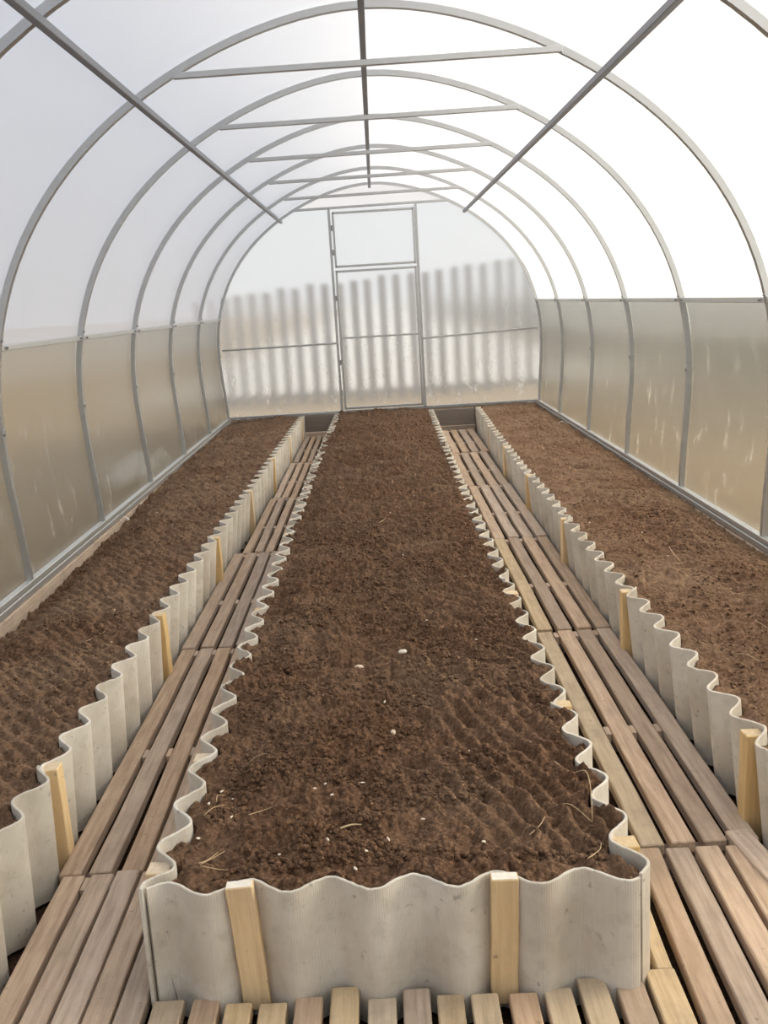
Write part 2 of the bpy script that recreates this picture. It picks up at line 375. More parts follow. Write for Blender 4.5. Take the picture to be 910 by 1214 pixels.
# gable walls ---------------------------------------------------------
def gable_poly(x0, x1, z0, z1, top_arch, n=14):
    """outline (x,z) of a gable panel between x0..x1, clipped by the arch"""
    def zmax(x):
        a, b_ = 0.0, TH0
        lo = 0.0; hi = 1.60
        for _ in range(40):
            m_ = (lo+hi)/2
            if prof(m_).x < abs(x): lo = m_
            else: hi = m_
        return prof(lo).y
    return zmax
def panel_from_outline(name, pts, y, mt, parent, th=0.006):
    bm = bmesh.new()
    f = bm.faces.new([bm.verts.new((x, y, z)) for x, z in pts])
    ex = bmesh.ops.extrude_face_region(bm, geom=[f])
    bmesh.ops.translate(bm, vec=(0, th, 0), verts=[v for v in ex['geom'] if isinstance(v, bmesh.types.BMVert)])
    bmesh.ops.recalc_face_normals(bm, faces=bm.faces)
    me = bpy.data.meshes.new(name); bm.to_mesh(me); bm.free()
    return link(name, me, mt, parent)
def arc_pts(z_lo, z_hi, s, off=0.012, n=24):
    """arch points from z_lo up to z_hi on side s"""
    ta, tb = th_of_z(z_lo), th_of_z(z_hi)
    o = []
    for i in range(n+1):
        p_ = prof(ta+(tb-ta)*i/n, off); o.append((s*p_.x, p_.y))
    return o
def gable(name, y, label, sgn):
    global tn
    g = tag(empty(name, (0, 0, 0)), label, 'wall', None, 'structure')
    yp = y+0.014*sgn
    for s in (-1, 1):
        xp = 0.40
        pts = [(s*xp, 0.0)] + arc_pts(0.0, 1.885, s, 0.014, 30) + [(s*xp, 1.885)]
        panel_from_outline('panel', pts, yp, M_gable, g)
        bar('frame_bar', (s*0.412, y, 0.655), (s*1.50, y, 0.650 if s < 0 else 0.690), 0.018, 0.018, M_steel, g)
        bar('door_post', (s*0.402, y, 0.0), (s*0.402, y, 1.88), 0.024, 0.024, M_steel, g, (0, 1, 0))
    # crescent above the tie bar
    pts = arc_pts(1.887, 2.074, -1, 0.014, 16)
    pts += [(-x, z) for x, z in pts[::-1]]
    panel_from_outline('panel', pts, yp, M_roof, g)
    tn += 1; o = link('trim_%d' % tn, bevel_box('timber', 2.96, 0.03, 0.28, 0.003), M_kick, None, (0, y+0.012*sgn, -0.155)); tag(o, 'brown timber under the %s gable rail' % ('far' if sgn > 0 else 'near'), 'timber', None, 'structure')
    bar('base_rail', (-1.50, y, 0.000), (1.50, y, 0.000), 0.024, 0.024, M_steel, g)
    return g
GF = gable('wall_far', FARY, 'far end wall of cloudy plastic sheeting on steel bars', 1)
gable('wall_near', NEARY, 'near end wall of cloudy plastic sheeting behind the camera', -1)
# door leaf and vent in the far gable
def leaf(name, x0, x1, z0, z1, y, label, cat, extra=(), pz=(-.01, .010)):
    d = tag(empty(name, ((x0+x1)/2, y, z0)), label, cat, None, 'structure'); cx = (x0+x1)/2
    w = 0.020
    bar('stile', (x0-cx, 0, 0), (x0-cx, 0, z1-z0), w, w, M_steel, d, (0, 1, 0))
    bar('stile', (x1-cx, 0, 0), (x1-cx, 0, z1-z0), w, w, M_steel, d, (0, 1, 0))
    bar('rail', (x0-cx, 0, 0.01), (x1-cx, 0, 0.01), w, w, M_steel, d)
    bar('rail', (x0-cx, 0, z1-z0-0.01), (x1-cx, 0, z1-z0-0.01), w, w, M_steel, d)
    for z in extra: bar('rail', (x0-cx, 0, z-z0), (x1-cx, 0, z-z0), 0.016, 0.016, M_steel, d)
    panel_from_outline('pane', [(x0-cx-.020, pz[0]), (x1-cx+.014, pz[0]), (x1-cx+.014, z1-z0+pz[1]), (x0-cx-.020, z1-z0+pz[1])], 0.013, M_gable, d)
    return d
DR = leaf('door_1', -0.366, 0.376, 0.022, 1.325, FARY-0.004, 'lower plastic door leaf in the far gable with a middle rail', 'door', (0.700,))
WN = leaf('window_1', -0.366, 0.376, 1.350, 1.852, FARY-0.004, 'bright square vent pane above the gable door', 'window', (), (-.012, .022))
HG = bevel_box('hinge', 0.012, 0.02, 0.05, 0.002)
for d, zs in ((DR, (0.45, 1.05)), (WN, (0.14, 0.36))):
    for z in zs: link('hinge', HG, M_bolt, d, (-0.388, -0.006, z))

# ------------------------------------------------------------------ ground
floor_me = mesh('floor', [(-1.49, NEARY, -0.295), (1.49, NEARY, -0.295), (1.49, FARY, -0.295), (-1.49, FARY, -0.295), (-1.49, NEARY, -0.33), (1.49, NEARY, -0.33), (1.49, FARY, -0.33), (-1.49, FARY, -0.33)],
                [(0, 1, 2, 3), (7, 6, 5, 4), (0, 4, 5, 1), (1, 5, 6, 2), (2, 6, 7, 3), (3, 7, 4, 0)])
tag(link('floor', floor_me, M_under), 'dark bare earth under the slatted paths', 'ground', None, 'structure')
def outdoor_ground():
    mt, t = mat('dry_field'); b = NB(t); tcn = b.n('ShaderNodeTexCoord'); ov = tcn.outputs['Object']
    n1 = b.noise(ov, 0.5, 5, 0.6); n2 = b.noise(ov, 3.0, 4)
    tan = b.mix(n2, (0.22, 0.155, 0.085), (0.33, 0.240, 0.138))
    olive = b.mix(n2, (0.042, 0.043, 0.029), (0.070, 0.068, 0.046))
    xyz = b.n('ShaderNodeSeparateXYZ', i={0: ov})
    # the meadow right of the house turns green-grey a few metres out
    fx = b.n('ShaderNodeMath', operation='ADD', i={0: xyz.outputs['X'], 1: b.n('ShaderNodeMath', operation='MULTIPLY', i={0: n1, 1: 4.0}).outputs[0]}).outputs[0]
    fac = b.n('ShaderNodeMapRange', i={0: fx, 1: 3.6, 2: 7.5}).outputs[0]
    col = b.mix(fac, tan, olive)
    gap_brightener = b.n('ShaderNodeMapRange', i={0: xyz.outputs['Y'], 1: 9.0, 2: 9.4}).outputs[0]      # pale ground added behind the fence to brighten the picket gaps
    yx = b.n('ShaderNodeMapRange', i={0: b.n('ShaderNodeMath', operation='ABSOLUTE', i={0: xyz.outputs['X']}).outputs[0], 1: 3.4, 2: 3.0}).outputs[0]
    col = b.mix(b.n('ShaderNodeMath', operation='MULTIPLY', i={0: gap_brightener, 1: yx}).outputs[0], col, (0.62, 0.60, 0.56))
    p = b.n('ShaderNodeBsdfPrincipled', i={'Base Color': col, 'Roughness': 0.95}); b.out(p.outputs[0]); return mt
def ring_ground():
    """field around the house with the house's footprint left open"""
    xi, xo, y0, y1, yo = 1.505, 160, NEARY-0.01, FARY+0.03, 160
    z = -0.06
    v = [(-xo, -yo, z), (xo, -yo, z), (xo, yo, z), (-xo, yo, z), (-xi, y0, z), (xi, y0, z), (xi, y1, z), (-xi, y1, z)]
    fs = [(0, 1, 5, 4), (1, 2, 6, 5), (2, 3, 7, 6), (3, 0, 4, 7)]
    return mesh('field', v, fs)
tag(link('ground', ring_ground(), outdoor_ground()), 'dry field seen blurred through the side walls', 'ground', None, 'structure')
# picket fence behind the far gable
fe = tag(empty('picket_fence', (0, 8.6, -0.06)), 'grey vertical plank fence seen blurred behind the far gable', 'fence')
PK = bevel_box('picket', 0.085, 0.022, 1.42, 0.003)
for i in range(26):
    xx = -2.05+i*0.163
    link('picket', PK, M_picket, fe, (xx+random.uniform(-.01, .01), 0, 0.64+0.07*xx+random.uniform(-.02, .02)))
for z in (0.07,): bar('rail', (-2.12, 0.03, z), (2.10, 0.03, z), 0.04, 0.06, M_picket, fe)

# ------------------------------------------------------------------ bed lines
ipl = lambda xs, ys: (lambda y: float(np.interp(y, xs, ys)))
cLB = ipl([-2, 0, 3.2, 6.1, 6.7], [-.872, -.862, -.825, -.790, -.784])
cCL = ipl([-1.2, 0, 3.8, 6.6], [-.494, -.4925, -.476, -.440])
cCR = ipl([-1.2, 0, 2, 3.8, 6.4], [.389, .392, .397, .408, .438])
cRB = ipl([-1, 0, 1, 3.3, 5, 6.3], [.803, .800, .797, .817, .848, .880])
WL = 0.165; AMP = 0.0245
SH_H = 0.287
wave = lambda y, ph, s: s*math.cos(2*PI*(y-ph)/WL)*AMP       # s=+1: crest to +x at ph
waves = {'LB': (0.034, -1), 'CL': (-0.115, 1), 'CR': (-0.505, 1), 'RB': (0.007, 1)}
LINES = {'LB': cLB, 'CL': cCL, 'CR': cCR, 'RB': cRB}
def line_x(k, y):
    ph, s = waves[k]; return LINES[k](y)+wave(y, ph, s)

def sheet_mesh(path, height, thick=0.0065, jag=0.0015, seed=0):
    """corrugated sheet: path = list of (x,y) centre points, vertical, closed solid; attribute 'run' = arc length"""
    rn = random.Random(seed); n = len(path); P = [Vector((a, b_)) for a, b_ in path]
    run = [0.0]
    for i in range(1, n): run.append(run[-1]+(P[i]-P[i-1]).length)
    zs = [0, 0.5, 1]; V = []; F = []; R = []
    wob = [rn.uniform(-jag, jag) for _ in range(n)]
    for i in range(n):
        d = (P[min(i+1, n-1)]-P[max(i-1, 0)]).normalized(); nn = Vector((-d.y, d.x))*thick/2
        w = (wob[i]+wob[max(i-1, 0)])/2
        for z in (-height, -height/2, w-0.0012):
            V.append((P[i].x-nn.x, P[i].y-nn.y, z)); R.append(run[i])
        V.append((P[i].x-nn.x*.6, P[i].y-nn.y*.6, w)); R.append(run[i])
        V.append((P[i].x+nn.x*.6, P[i].y+nn.y*.6, w)); R.append(run[i])
        for z in (w-0.0012, -height/2, -height):
            V.append((P[i].x+nn.x, P[i].y+nn.y, z)); R.append(run[i])
    m_ = 8
    for i in range(n-1):
        for k in range(m_):
            F.append((i*m_+k, (i+1)*m_+k, (i+1)*m_+(k+1) % m_, i*m_+(k+1) % m_))
    F.append(tuple(range(m_))); F.append(tuple((n-1)*m_+k for k in range(m_-1, -1, -1)))
    me = mesh('corrugated_sheet', V, F)
    bm = bmesh.new(); bm.from_mesh(me); bmesh.ops.recalc_face_normals(bm, faces=bm.faces); bm.to_mesh(me); bm.free()
    at = me.attributes.new('run', 'FLOAT', 'POINT'); at.data.foreach_set('value', R)
    me.polygons.foreach_set('use_smooth', [len(p_.vertices) == 4 for p_ in me.polygons])
    me.set_sharp_from_angle(angle=math.radians(40))
    return me
SIDE = {'LB': 1, 'CL': -1, 'CR': 1, 'RB': -1}
def place_path_mesh(path, height, seed, z, label, group, lean=0.0):
    ox = sum(p_[0] for p_ in path)/len(path); oy = sum(p_[1] for p_ in path)/len(path)
    me = sheet_mesh([(a-ox, b_-oy) for a, b_ in path], height, seed=seed)
    o = link('corrugated_sheet', me, M_slate, None, (ox, oy, z)); rn = random.Random(seed*7+1)
    o.rotation_euler = (rn.uniform(-.003, .003), rn.uniform(-.006, .006)+lean, 0)
    tag(o, label, 'sheet', group); return o
_lx = line_x
def line_x(k, y):
    if k == 'CL' and y < -1.105:
        t_ = sm1((-1.105-y)/.050); return _lx(k, -1.105)*(1-t_)-0.519*t_
    return _lx(k, y)
sm1 = lambda t_: max(0.0, min(1.0, t_))**2*(3-2*max(0.0, min(1.0, t_)))
BED = {'LB': ('the left bed', [-1.78]+[-.626+1.155*i for i in range(6)]+[6.60]),
       'CL': ("the centre bed's left side", [-1.175]+[-.61+1.155*i for i in range(1, 6)]+[6.60]),
       'CR': ("the centre bed's right side", [-1.205, -.4225]+[-.4225+1.155*i for i in range(1, 6)]+[6.48]),
       'RB': ('the right bed', [-.765]+[.502+1.155*i for i in range(0, 5)]+[6.50])}
def ordinal(i, n):
    if i == 0: return 'nearest the camera'
    if i == n-1: return 'farthest from the camera'
    return ordw[i]+' from the camera'
SHEET_SIDE = {}
for k, (nm, js) in BED.items():
    n = len(js)-1
    for i in range(n):
        a = js[i]-(0.035 if i else 0); b_ = js[i+1]+0.0
        off = 0.0
        steps = max(20, int((b_-a)/0.0075))
        pth = [(line_x(k, a+(b_-a)*j/steps)+SIDE[k]*0.0075*min(1, max(0, (0.10-(a+(b_-a)*j/steps-a))/0.03))*(i > 0), a+(b_-a)*j/steps) for j in range(steps+1)]
        place_path_mesh(pth, SH_H-random.uniform(0, .004), i*5+len(nm), random.uniform(-.006, .005), 'grey corrugated cement sheet edging %s, %s' % (nm, ordinal(i, n)), 'corrugated sheets edging the beds', {'LB': (.03, .06, .115, .115, .06, .03, .03)[i], 'RB': -.095 if i < 4 else -.03}.get(k, 0))
# front sheet of the centre bed
def front_y(x): return -1.166-0.036*(x+0.51)/0.92
def front_wave(x): return front_y(x)+math.cos(2*PI*(x+0.17)/0.1525)*0.0215
xs = np.linspace(-0.511, 0.385, 150)
place_path_mesh([(x, front_wave(x)) for x in xs], 0.285, 77, 0.0, 'wide grey corrugated cement sheet across the near end of the centre bed', 'corrugated sheets edging the beds')
# cross sheet closing the near end of the right bed (just outside the view)
xs2 = np.linspace(0.84, 1.46, 90)
place_path_mesh([(x, -0.775+math.cos(2*PI*x/0.165)*0.02) for x in xs2], 0.285, 78, 0.0, 'grey corrugated cement sheet closing the near end of the right bed', 'corrugated sheets edging the beds')

# ------------------------------------------------------------------ stakes
def stake(x, y, w, d, top, label, rz=0, lean=(0, 0), h=0.30, seed=0, cut=None):
    me = bevel_box('wooden_stake', w, d, h, 0.002, 0.0012, True, seed, 3)
    o = link('wooden_stake', me, [M_stake, cut or M_cut], None, (x, y, top-h/2), (lean[0], lean[1], rz))
    tag(o, label, 'stake', 'wooden stakes holding the sheets'); return o
stake(-0.330, front_wave(-0.3225)-0.020, 0.050, 0.026, 0.006, 'pale wooden stake left of centre against the front sheet of centre bed', 0, (0.01, -0.05), 0.26, 1, M_cutw)
stake(0.142, front_wave(0.135)-0.020, 0.050, 0.026, 0.002, 'pale wooden stake right of centre against the front sheet of centre bed', 0, (0.01, 0.03), 0.26, 2, M_cutw)
STK = {'LB': [-.626+1.155*i for i in range(7)], 'CL': [-1.085, -.61]+[.545+1.155*i for i in range(0, 5)],
       'CR': [-1.082, -.4225]+[.5675+1.155*i for i in range(0, 5)], 'RB': [-.653+1.155*i for i in range(6)]}
SIDE = {'LB': 1, 'CL': -1, 'CR': 1, 'RB': -1}
for k, ys in STK.items():
    nm = BED[k][0]; n = len(ys)
    for i, y in enumerate(ys):
        s = SIDE[k]; x = line_x(k, y)+s*(0.0035+0.0215+0.004)
        w, d = (0.045, 0.042)
        rn = random.Random(i*3+len(nm))
        top = {'LB': -0.002, 'RB': -0.006, 'CL': -0.008, 'CR': -0.010}[k]+rn.uniform(-.003, .003)
        stake(x, y, w, d, top, 'pale wooden stake %s, %s' % ({'LB': 'against the left bed', 'RB': 'against the right bed', 'CL': 'left of the centre bed', 'CR': 'right of the centre bed'}[k], ordinal(i, n)), rn.uniform(-.08, .08), (rn.uniform(-.015, .015), rn.uniform(-.01, .01)), 0.275, i)

# ------------------------------------------------------------------ slatted paths
ZT = -0.222; TH = 0.030
def plank(parent, x0, x1, y0, y1, seed, mt=M_plank, dz=0.0, rz=0.0, org=(0, 0)):
    w, ln = x1-x0, y1-y0
    me = bevel_box('plank', w, ln, TH, 0.0028, 0.0016, seed=seed, cuts=max(2, int(ln/0.25)))
    o = link('plank', me, mt, parent, ((x0+x1)/2-org[0], (y0+y1)/2-org[1], -TH/2+dz), (0, random.uniform(-.015, .015), rz)); return o
def batten(parent, x0, x1, y, org, w=0.045):
    me = bevel_box('batten', w, x1-x0, 0.035, 0.002)
    return link('batten', me, M_batten, parent, ((x0+x1)/2-org[0], y-org[1], -TH-0.0185), (0, 0, PI/2))
def section(y0, y1, lefts, w, shift, label, battens, seed, gap=0.008, fresh=(), zz=(-.222, -.222)):
    org = (sum(lefts)/len(lefts)+w/2+shift, (y0+y1)/2)
    d = tag(empty('duckboard', (org[0], org[1], (zz[0]+zz[1])/2)), label, 'walkway', 'slatted wooden path sections')
    d.rotation_euler = (math.atan((zz[1]-zz[0])/(y1-y0)), 0, 0)
    for i, lx in enumerate(lefts):
        ww = w if not isinstance(w, (list, tuple)) else w[i]
        a = y0+gap+random.uniform(-.004, .006); b_ = y1-random.uniform(0, .006)
        plank(d, lx+shift, lx+ww+shift, a, b_, seed*20+i, M_plank_new if i in fresh else M_plank, random.uniform(-.003, .003), random.uniform(-.003, .003), org)
    for yb in battens: batten(d, lefts[0]+shift+0.006, lefts[-1]+w+shift-0.004, yb, org)
    for yb in [y1-0.034]+battens[1:-1]:
        for a_, b_ in zip(lefts[:-1], lefts[1:]):
            g = b_-a_-w-0.004
            if g > 0.004:
                me = bevel_box('spacer', g, 0.05, 0.026, 0.001)
                link('spacer', me, M_plank, d, ((a_+w+b_)/2+shift-org[0], yb-org[1], -0.0185))
    return d
def spread(kl, kr, y0, y1, n, gap, inset=0.0):
    ys = np.linspace(y0, y1, 12)
    a = max(LINES[kl](y) for y in ys)+AMP+0.0045+inset; b_ = min(LINES[kr](y) for y in ys)-AMP-0.0045
    w = (b_-a-gap*(n-1))/n
    return [a+i*(w+gap) for i in range(n)], w
LZ = [0, (-.224, -.216), (-.215, -.210), (-.209, -.204), (-.204, -.200), (-.199, -.193)]
LJ = [-2.15, -0.735, 0.755, 2.175, 3.60, 5.02, 6.55]
lx0 = [-.834, -.7685, -.703, -.6375, -.572]
for i in range(6):
    y0, y1 = LJ[i], LJ[i+1]; ym = (y0+y1)/2
    lb = 'weathered slatted wooden path section left of the centre bed, %s' % ordinal(i, 6)
    if i == 0:
        section(y0, y1, [-.824, -.757, -.698, -.640, -.582], 0.051, 0.0, lb, [y0+.1, ym, y1-.03], 1, zz=(-.222, -.222))
    else:
        lf, ww = ([-.836, -.766, -.697, -.632, -.570], 0.051) if i < 3 else spread('LB', 'CL', y0, y1, 5, 0.019)
        section(y0, y1, lf, ww, 0.0, lb, [y0+.035, ym-.12, y1-.05], 2+i, zz=LZ[i])
RJ = [-2.15, -0.755, 0.722, 2.165, 3.62, 5.03, 6.36]
rx0 = [.470, .5485, .627, .7055]
for i in range(6):
    y0, y1 = RJ[i], RJ[i+1]; ym = (y0+y1)/2
    lb = 'weathered slatted wooden path section right of the centre bed, %s' % ordinal(i, 6)
    if i == 0:
        org = (.60, ym)
        d = tag(empty('duckboard', (org[0], org[1], ZT)), lb, 'walkway', 'slatted wooden path sections')
        def sk(xn, xf, w, ya, yb, seed, mt=M_plank, dz=0):     # plank whose left edge is xn at y=-1.2 and xf at y=-.75
            sl = (xf-xn)/0.45; yc = (ya+yb)/2; xc = xn+sl*(yc+1.2)+w/2
            me = bevel_box('plank', w, yb-ya, TH, 0.0028, 0.0016, seed=seed, cuts=5)
            link('plank', me, mt, d, (xc-org[0], yc-org[1], -TH/2+dz), (0, 0, -math.atan(sl)))
        sk(.478, .497, .050, y0, -.765, 301); sk(.546, .561, .053, y0, -.768, 302); sk(.616, .628, .053, y0, -.770, 303); sk(.683, .695, .050, y0, -.772, 304)
        sk(.765, .714, .055, y0, -.715, 305, M_plank, 0.006); sk(.427, .446, .030, -1.175, -.80, 306, M_plank_new)
        sk(.402, .402, .056, -2.15, -1.178, 307, M_plank_new, 0.004)
        for yb in (y0+.1, ym, y1-.03): batten(d, .44, .80, yb, org)
    else:
        lf, ww = ([.511+.006*(i-1), .584+.006*(i-1), .657+.006*(i-1), .730+.006*(i-1)], 0.054) if i < 4 else spread('CR', 'RB', y0, y1, 4, 0.021, 0.06)
        section(y0, y1, lf, ww, 0.0, lb, [y0+.035, ym-.12, y1-.05], 30+i, fresh=(0,) if i in (1, 2) else (), zz=LZ[i])
# the near cross grid in front of the centre bed
FR = [(-.517, -.459, -1.180), (-.443, -.391, -1.186), (-.378, -.328, -1.200), (-.315, -.263, -1.203), (-.250, -.198, -1.196), (-.185, -.132, -1.176), (-.116, -.063, -1.208),
      (-.052, -.001, -1.186), (.010, .060, -1.210), (.073, .124, -1.210), (.143, .195, -1.214), (.208, .260, -1.208), (.275, .328, -1.184), (.340, .393, -1.200)]
org = (-.06, -1.65)
d = tag(empty('duckboard', (org[0], org[1], -.221)), 'slatted wooden platform of short slats in front of the centre bed', 'walkway', 'slatted wooden path sections')
fanned = [0.10, 0.07, 0.03, 0.02, 0.02, 0.0, 0.0, -0.01, -0.02, -0.03, -0.05, -0.06, -0.08, -0.09]
for i, (a, b_, ys) in enumerate(FR):
    ye = ys-0.001
    me = bevel_box('plank', b_-a-.001, 0.90, TH, 0.0025, 0.0014, seed=500+i, cuts=3)
    link('plank', me, M_plank_new if i % 3 != 1 else M_plank, d, ((a+b_)/2-org[0], ye-0.45-org[1], -TH/2+random.uniform(-.002, .003)), (0, 0, 0))
for yb in (-1.32, -2.0): batten(d, -.53, .41, yb, org)
# closing boards at the far ends of both paths
for nm, x0, x1, y in (('left', -.772, -.462, 6.63), ('right', .462, .858, 6.50)):
    me = bevel_box('end_board', 0.02, x1-x0, 0.20, 0.003); o = link('end_board', me, M_endboard, None, ((x0+x1)/2, y, -.112), (0, 0, PI/2))
    tag(o, 'dark upright board closing the far end of the %s path' % nm, 'board', 'dark boards closing the paths')
    me = bevel_box('timber_block', 0.045, x1-x0-.01, 0.055, 0.003); o = link('timber_block', me, M_plank, None, ((x0+x1)/2, y-.04, -.192), (0, 0, PI/2))
    tag(o, 'light timber batten lying at the far end of the %s path' % nm, 'timber', 'timber battens at the path ends')

# ------------------------------------------------------------------ soil
def vnoise(x, y, seed):
    """2-D gradient-free value noise, smooth, vectorised"""
    r = np.random.default_rng(seed).random(65536).astype(np.float32)
    xi = np.floor(x).astype(np.int64); yi = np.floor(y).astype(np.int64); fx = x-xi; fy = y-yi
    fx = fx*fx*(3-2*fx); fy = fy*fy*(3-2*fy)
    h = lambda a, b_: r[((a*73856093) ^ (b_*19349663)) & 65535]
    return (h(xi, yi)*(1-fx)+h(xi+1, yi)*fx)*(1-fy)+(h(xi, yi+1)*(1-fx)+h(xi+1, yi+1)*fx)*fy
def cells(x, y, seed):
    """distance to nearest jittered cell point, 0..~1"""
    r = np.random.default_rng(seed).random((65536, 3)).astype(np.float32)
    xi = np.floor(x).astype(np.int64); yi = np.floor(y).astype(np.int64); best = np.full(x.shape, 9.0)
    for a in (-1, 0, 1):
        for b_ in (-1, 0, 1):
            q = ((xi+a)*73856093 ^ (yi+b_)*19349663) & 65535
            dx = xi+a+r[q, 0]-x; dy = yi+b_+r[q, 1]-y
            best = np.minimum(best, np.sqrt(dx*dx+dy*dy)/(0.55+0.6*r[q, 2]))
    return best
def clods(x, y, sd, amp=1.0):
    wx = x+0.008*(vnoise(x*40, y*40, sd+1)-.5); wy = y+0.008*(vnoise(x*40, y*40, sd+2)-.5)
    h = np.zeros_like(x)
    for s, a, k in ((26, 0.011, 3), (50, 0.0165, 4), (98, 0.0135, 5), (190, 0.0065, 6)):
        c = cells(wx*s, wy*s, sd+k); m_ = vnoise(x*s*0.35, y*s*0.35, sd+k+20)
        h += a*np.sqrt(np.clip(1-c*c, 0, 1))*np.clip(m_*1.8-0.2, 0, 1.25)
    h += 0.010*(vnoise(x*9, y*9, sd+7)-.5)+0.006*(vnoise(x*22, y*22, sd+8)-.5)
    return h*amp
def grid_y(y0, y1, d0, knee, grow):
    ys = [y0]; 
    while ys[-1] < y1:
        y = ys[-1]; ys.append(y+(d0 if y < knee else d0*(1+(y-knee)*grow)))
    ys[-1] = y1; return np.array(ys)
def soil(name, xl, xr, y0, y1, nx, d0, hfun, mt, label, yfront=None, knee=0.6, grow=0.75):
    ys = grid_y(y0, y1, d0, knee, grow); u = np.linspace(0, 1, nx)
    XL = np.array([xl(y) for y in ys]); XR = np.array([xr(y) for y in ys])
    X = XL[:, None]+(XR-XL)[:, None]*u[None, :]; Y = np.repeat(ys[:, None], nx, 1)
    if yfront is not None:
        dy = np.array([[yfront(x) for x in X[0]]])-y0
        Y = Y+dy*np.clip(1-(Y-y0)/0.35, 0, 1)
    Z = hfun(X, Y)
    X2 = X+0.003*(vnoise(X*150, Y*150, 91)-.5)*(u > 0)*(u < 1); Y2 = Y+0.003*(vnoise(X*150, Y*150, 92)-.5)
    ny = len(ys); co = np.stack([X2, Y2, Z], -1).reshape(-1, 3)
    # skirt down the edge so the bed is a solid body of earth
    idx = np.arange(ny*nx).reshape(ny, nx)
    q = np.stack([idx[:-1, :-1], idx[:-1, 1:], idx[1:, 1:], idx[1:, :-1]], -1).reshape(-1, 4)
    ring = np.concatenate([idx[0, :], idx[1:, -1], idx[-1, -2::-1], idx[-2:0:-1, 0]])
    low = co[ring].copy(); low[:, 2] = -0.29; mid = (low[:, 0].min()+low[:, 0].max())/2; low[nx-1:, 0] += np.sign(mid-low[nx-1:, 0])*0.035*(np.abs(low[nx-1:, 0]) < 1.3); low[:nx, 1] += 0.05; low[:nx, 0] = np.clip(low[:nx, 0], low[:, 0].min()+.03, low[:, 0].max()-.03)
    base = len(co); co = np.concatenate([co, low]); k = len(ring); r2 = np.roll(np.arange(k), -1)
    sk_ = np.stack([ring, base+np.arange(k), base+r2, ring[r2]], -1)
    q = np.concatenate([q, sk_])
    me = bpy.data.meshes.new(name); me.vertices.add(len(co)); me.vertices.foreach_set('co', co.ravel().astype(np.float32))
    me.loops.add(q.size); me.loops.foreach_set('vertex_index', q.ravel().astype(np.int32))
    me.polygons.add(len(q)); me.polygons.foreach_set('loop_start', np.arange(0, q.size, 4, dtype=np.int32))
    me.polygons.foreach_set('use_smooth', np.ones(len(q), dtype=bool)); me.update(); me.validate()
    o = link(name, me, mt); tag(o, label, 'soil', None, 'stuff')
    return o
def clod_stuff(parent, hfun, boxes, mt, seed, n):
    """loose crumbs of earth lying on the surface, one mesh"""
    rg = np.random.default_rng(seed); t_ = (1+5**.5)/2
    b0 = np.array([(-1, t_, 0), (1, t_, 0), (-1, -t_, 0), (1, -t_, 0), (0, -1, t_), (0, 1, t_), (0, -1, -t_), (0, 1, -t_), (t_, 0, -1), (t_, 0, 1), (-t_, 0, -1), (-t_, 0, 1)])/1.9
    fc = np.array([(0, 11, 5), (0, 5, 1), (0, 1, 7), (0, 7, 10), (0, 10, 11), (1, 5, 9), (5, 11, 4), (11, 10, 2), (10, 7, 6), (7, 1, 8), (3, 9, 4), (3, 4, 2), (3, 2, 6), (3, 6, 8), (3, 8, 9), (4, 9, 5), (2, 4, 11), (6, 2, 10), (8, 6, 7), (9, 8, 1)])
    x0, x1, y0, y1 = boxes
    X = rg.uniform(x0, x1, n); Y = y0+(y1-y0)*rg.random(n)**1.5
    keep = vnoise(X*7, Y*7, seed) > 0.42; X, Y = X[keep], Y[keep]; n = len(X)
    Z = hfun(X[:, None], Y[:, None])[:, 0]; S = 0.0018+0.0060*rg.random(n)**3
    V = b0[None]*(1+0.45*(rg.random((n, 12, 1))-.5)); V = V*np.stack([S*rg.uniform(.8, 1.3, n), S*rg.uniform(.8, 1.3, n), S*.85], -1)[:, None, :]
    V = V+np.stack([X, Y, Z+S*.25], -1)[:, None, :]
    F = (fc[None]+12*np.arange(n)[:, None, None]).reshape(-1, 3); co = V.reshape(-1, 3)
    me = bpy.data.meshes.new('soil_crumbs'); me.vertices.add(len(co)); me.vertices.foreach_set('co', co.ravel().astype(np.float32))
    me.loops.add(F.size); me.loops.foreach_set('vertex_index', F.ravel().astype(np.int32)); me.polygons.add(len(F))
    me.polygons.foreach_set('loop_start', np.arange(0, F.size, 3, dtype=np.int32)); me.polygons.foreach_set('use_smooth', np.ones(len(F), dtype=bool)); me.update(); me.validate()
    o = link('soil_crumbs', me, mt, parent); o['kind'] = 'stuff'
def sm(a, b_, x): t_ = np.clip((x-a)/(b_-a), 0, 1); return t_*t_*(3-2*t_)
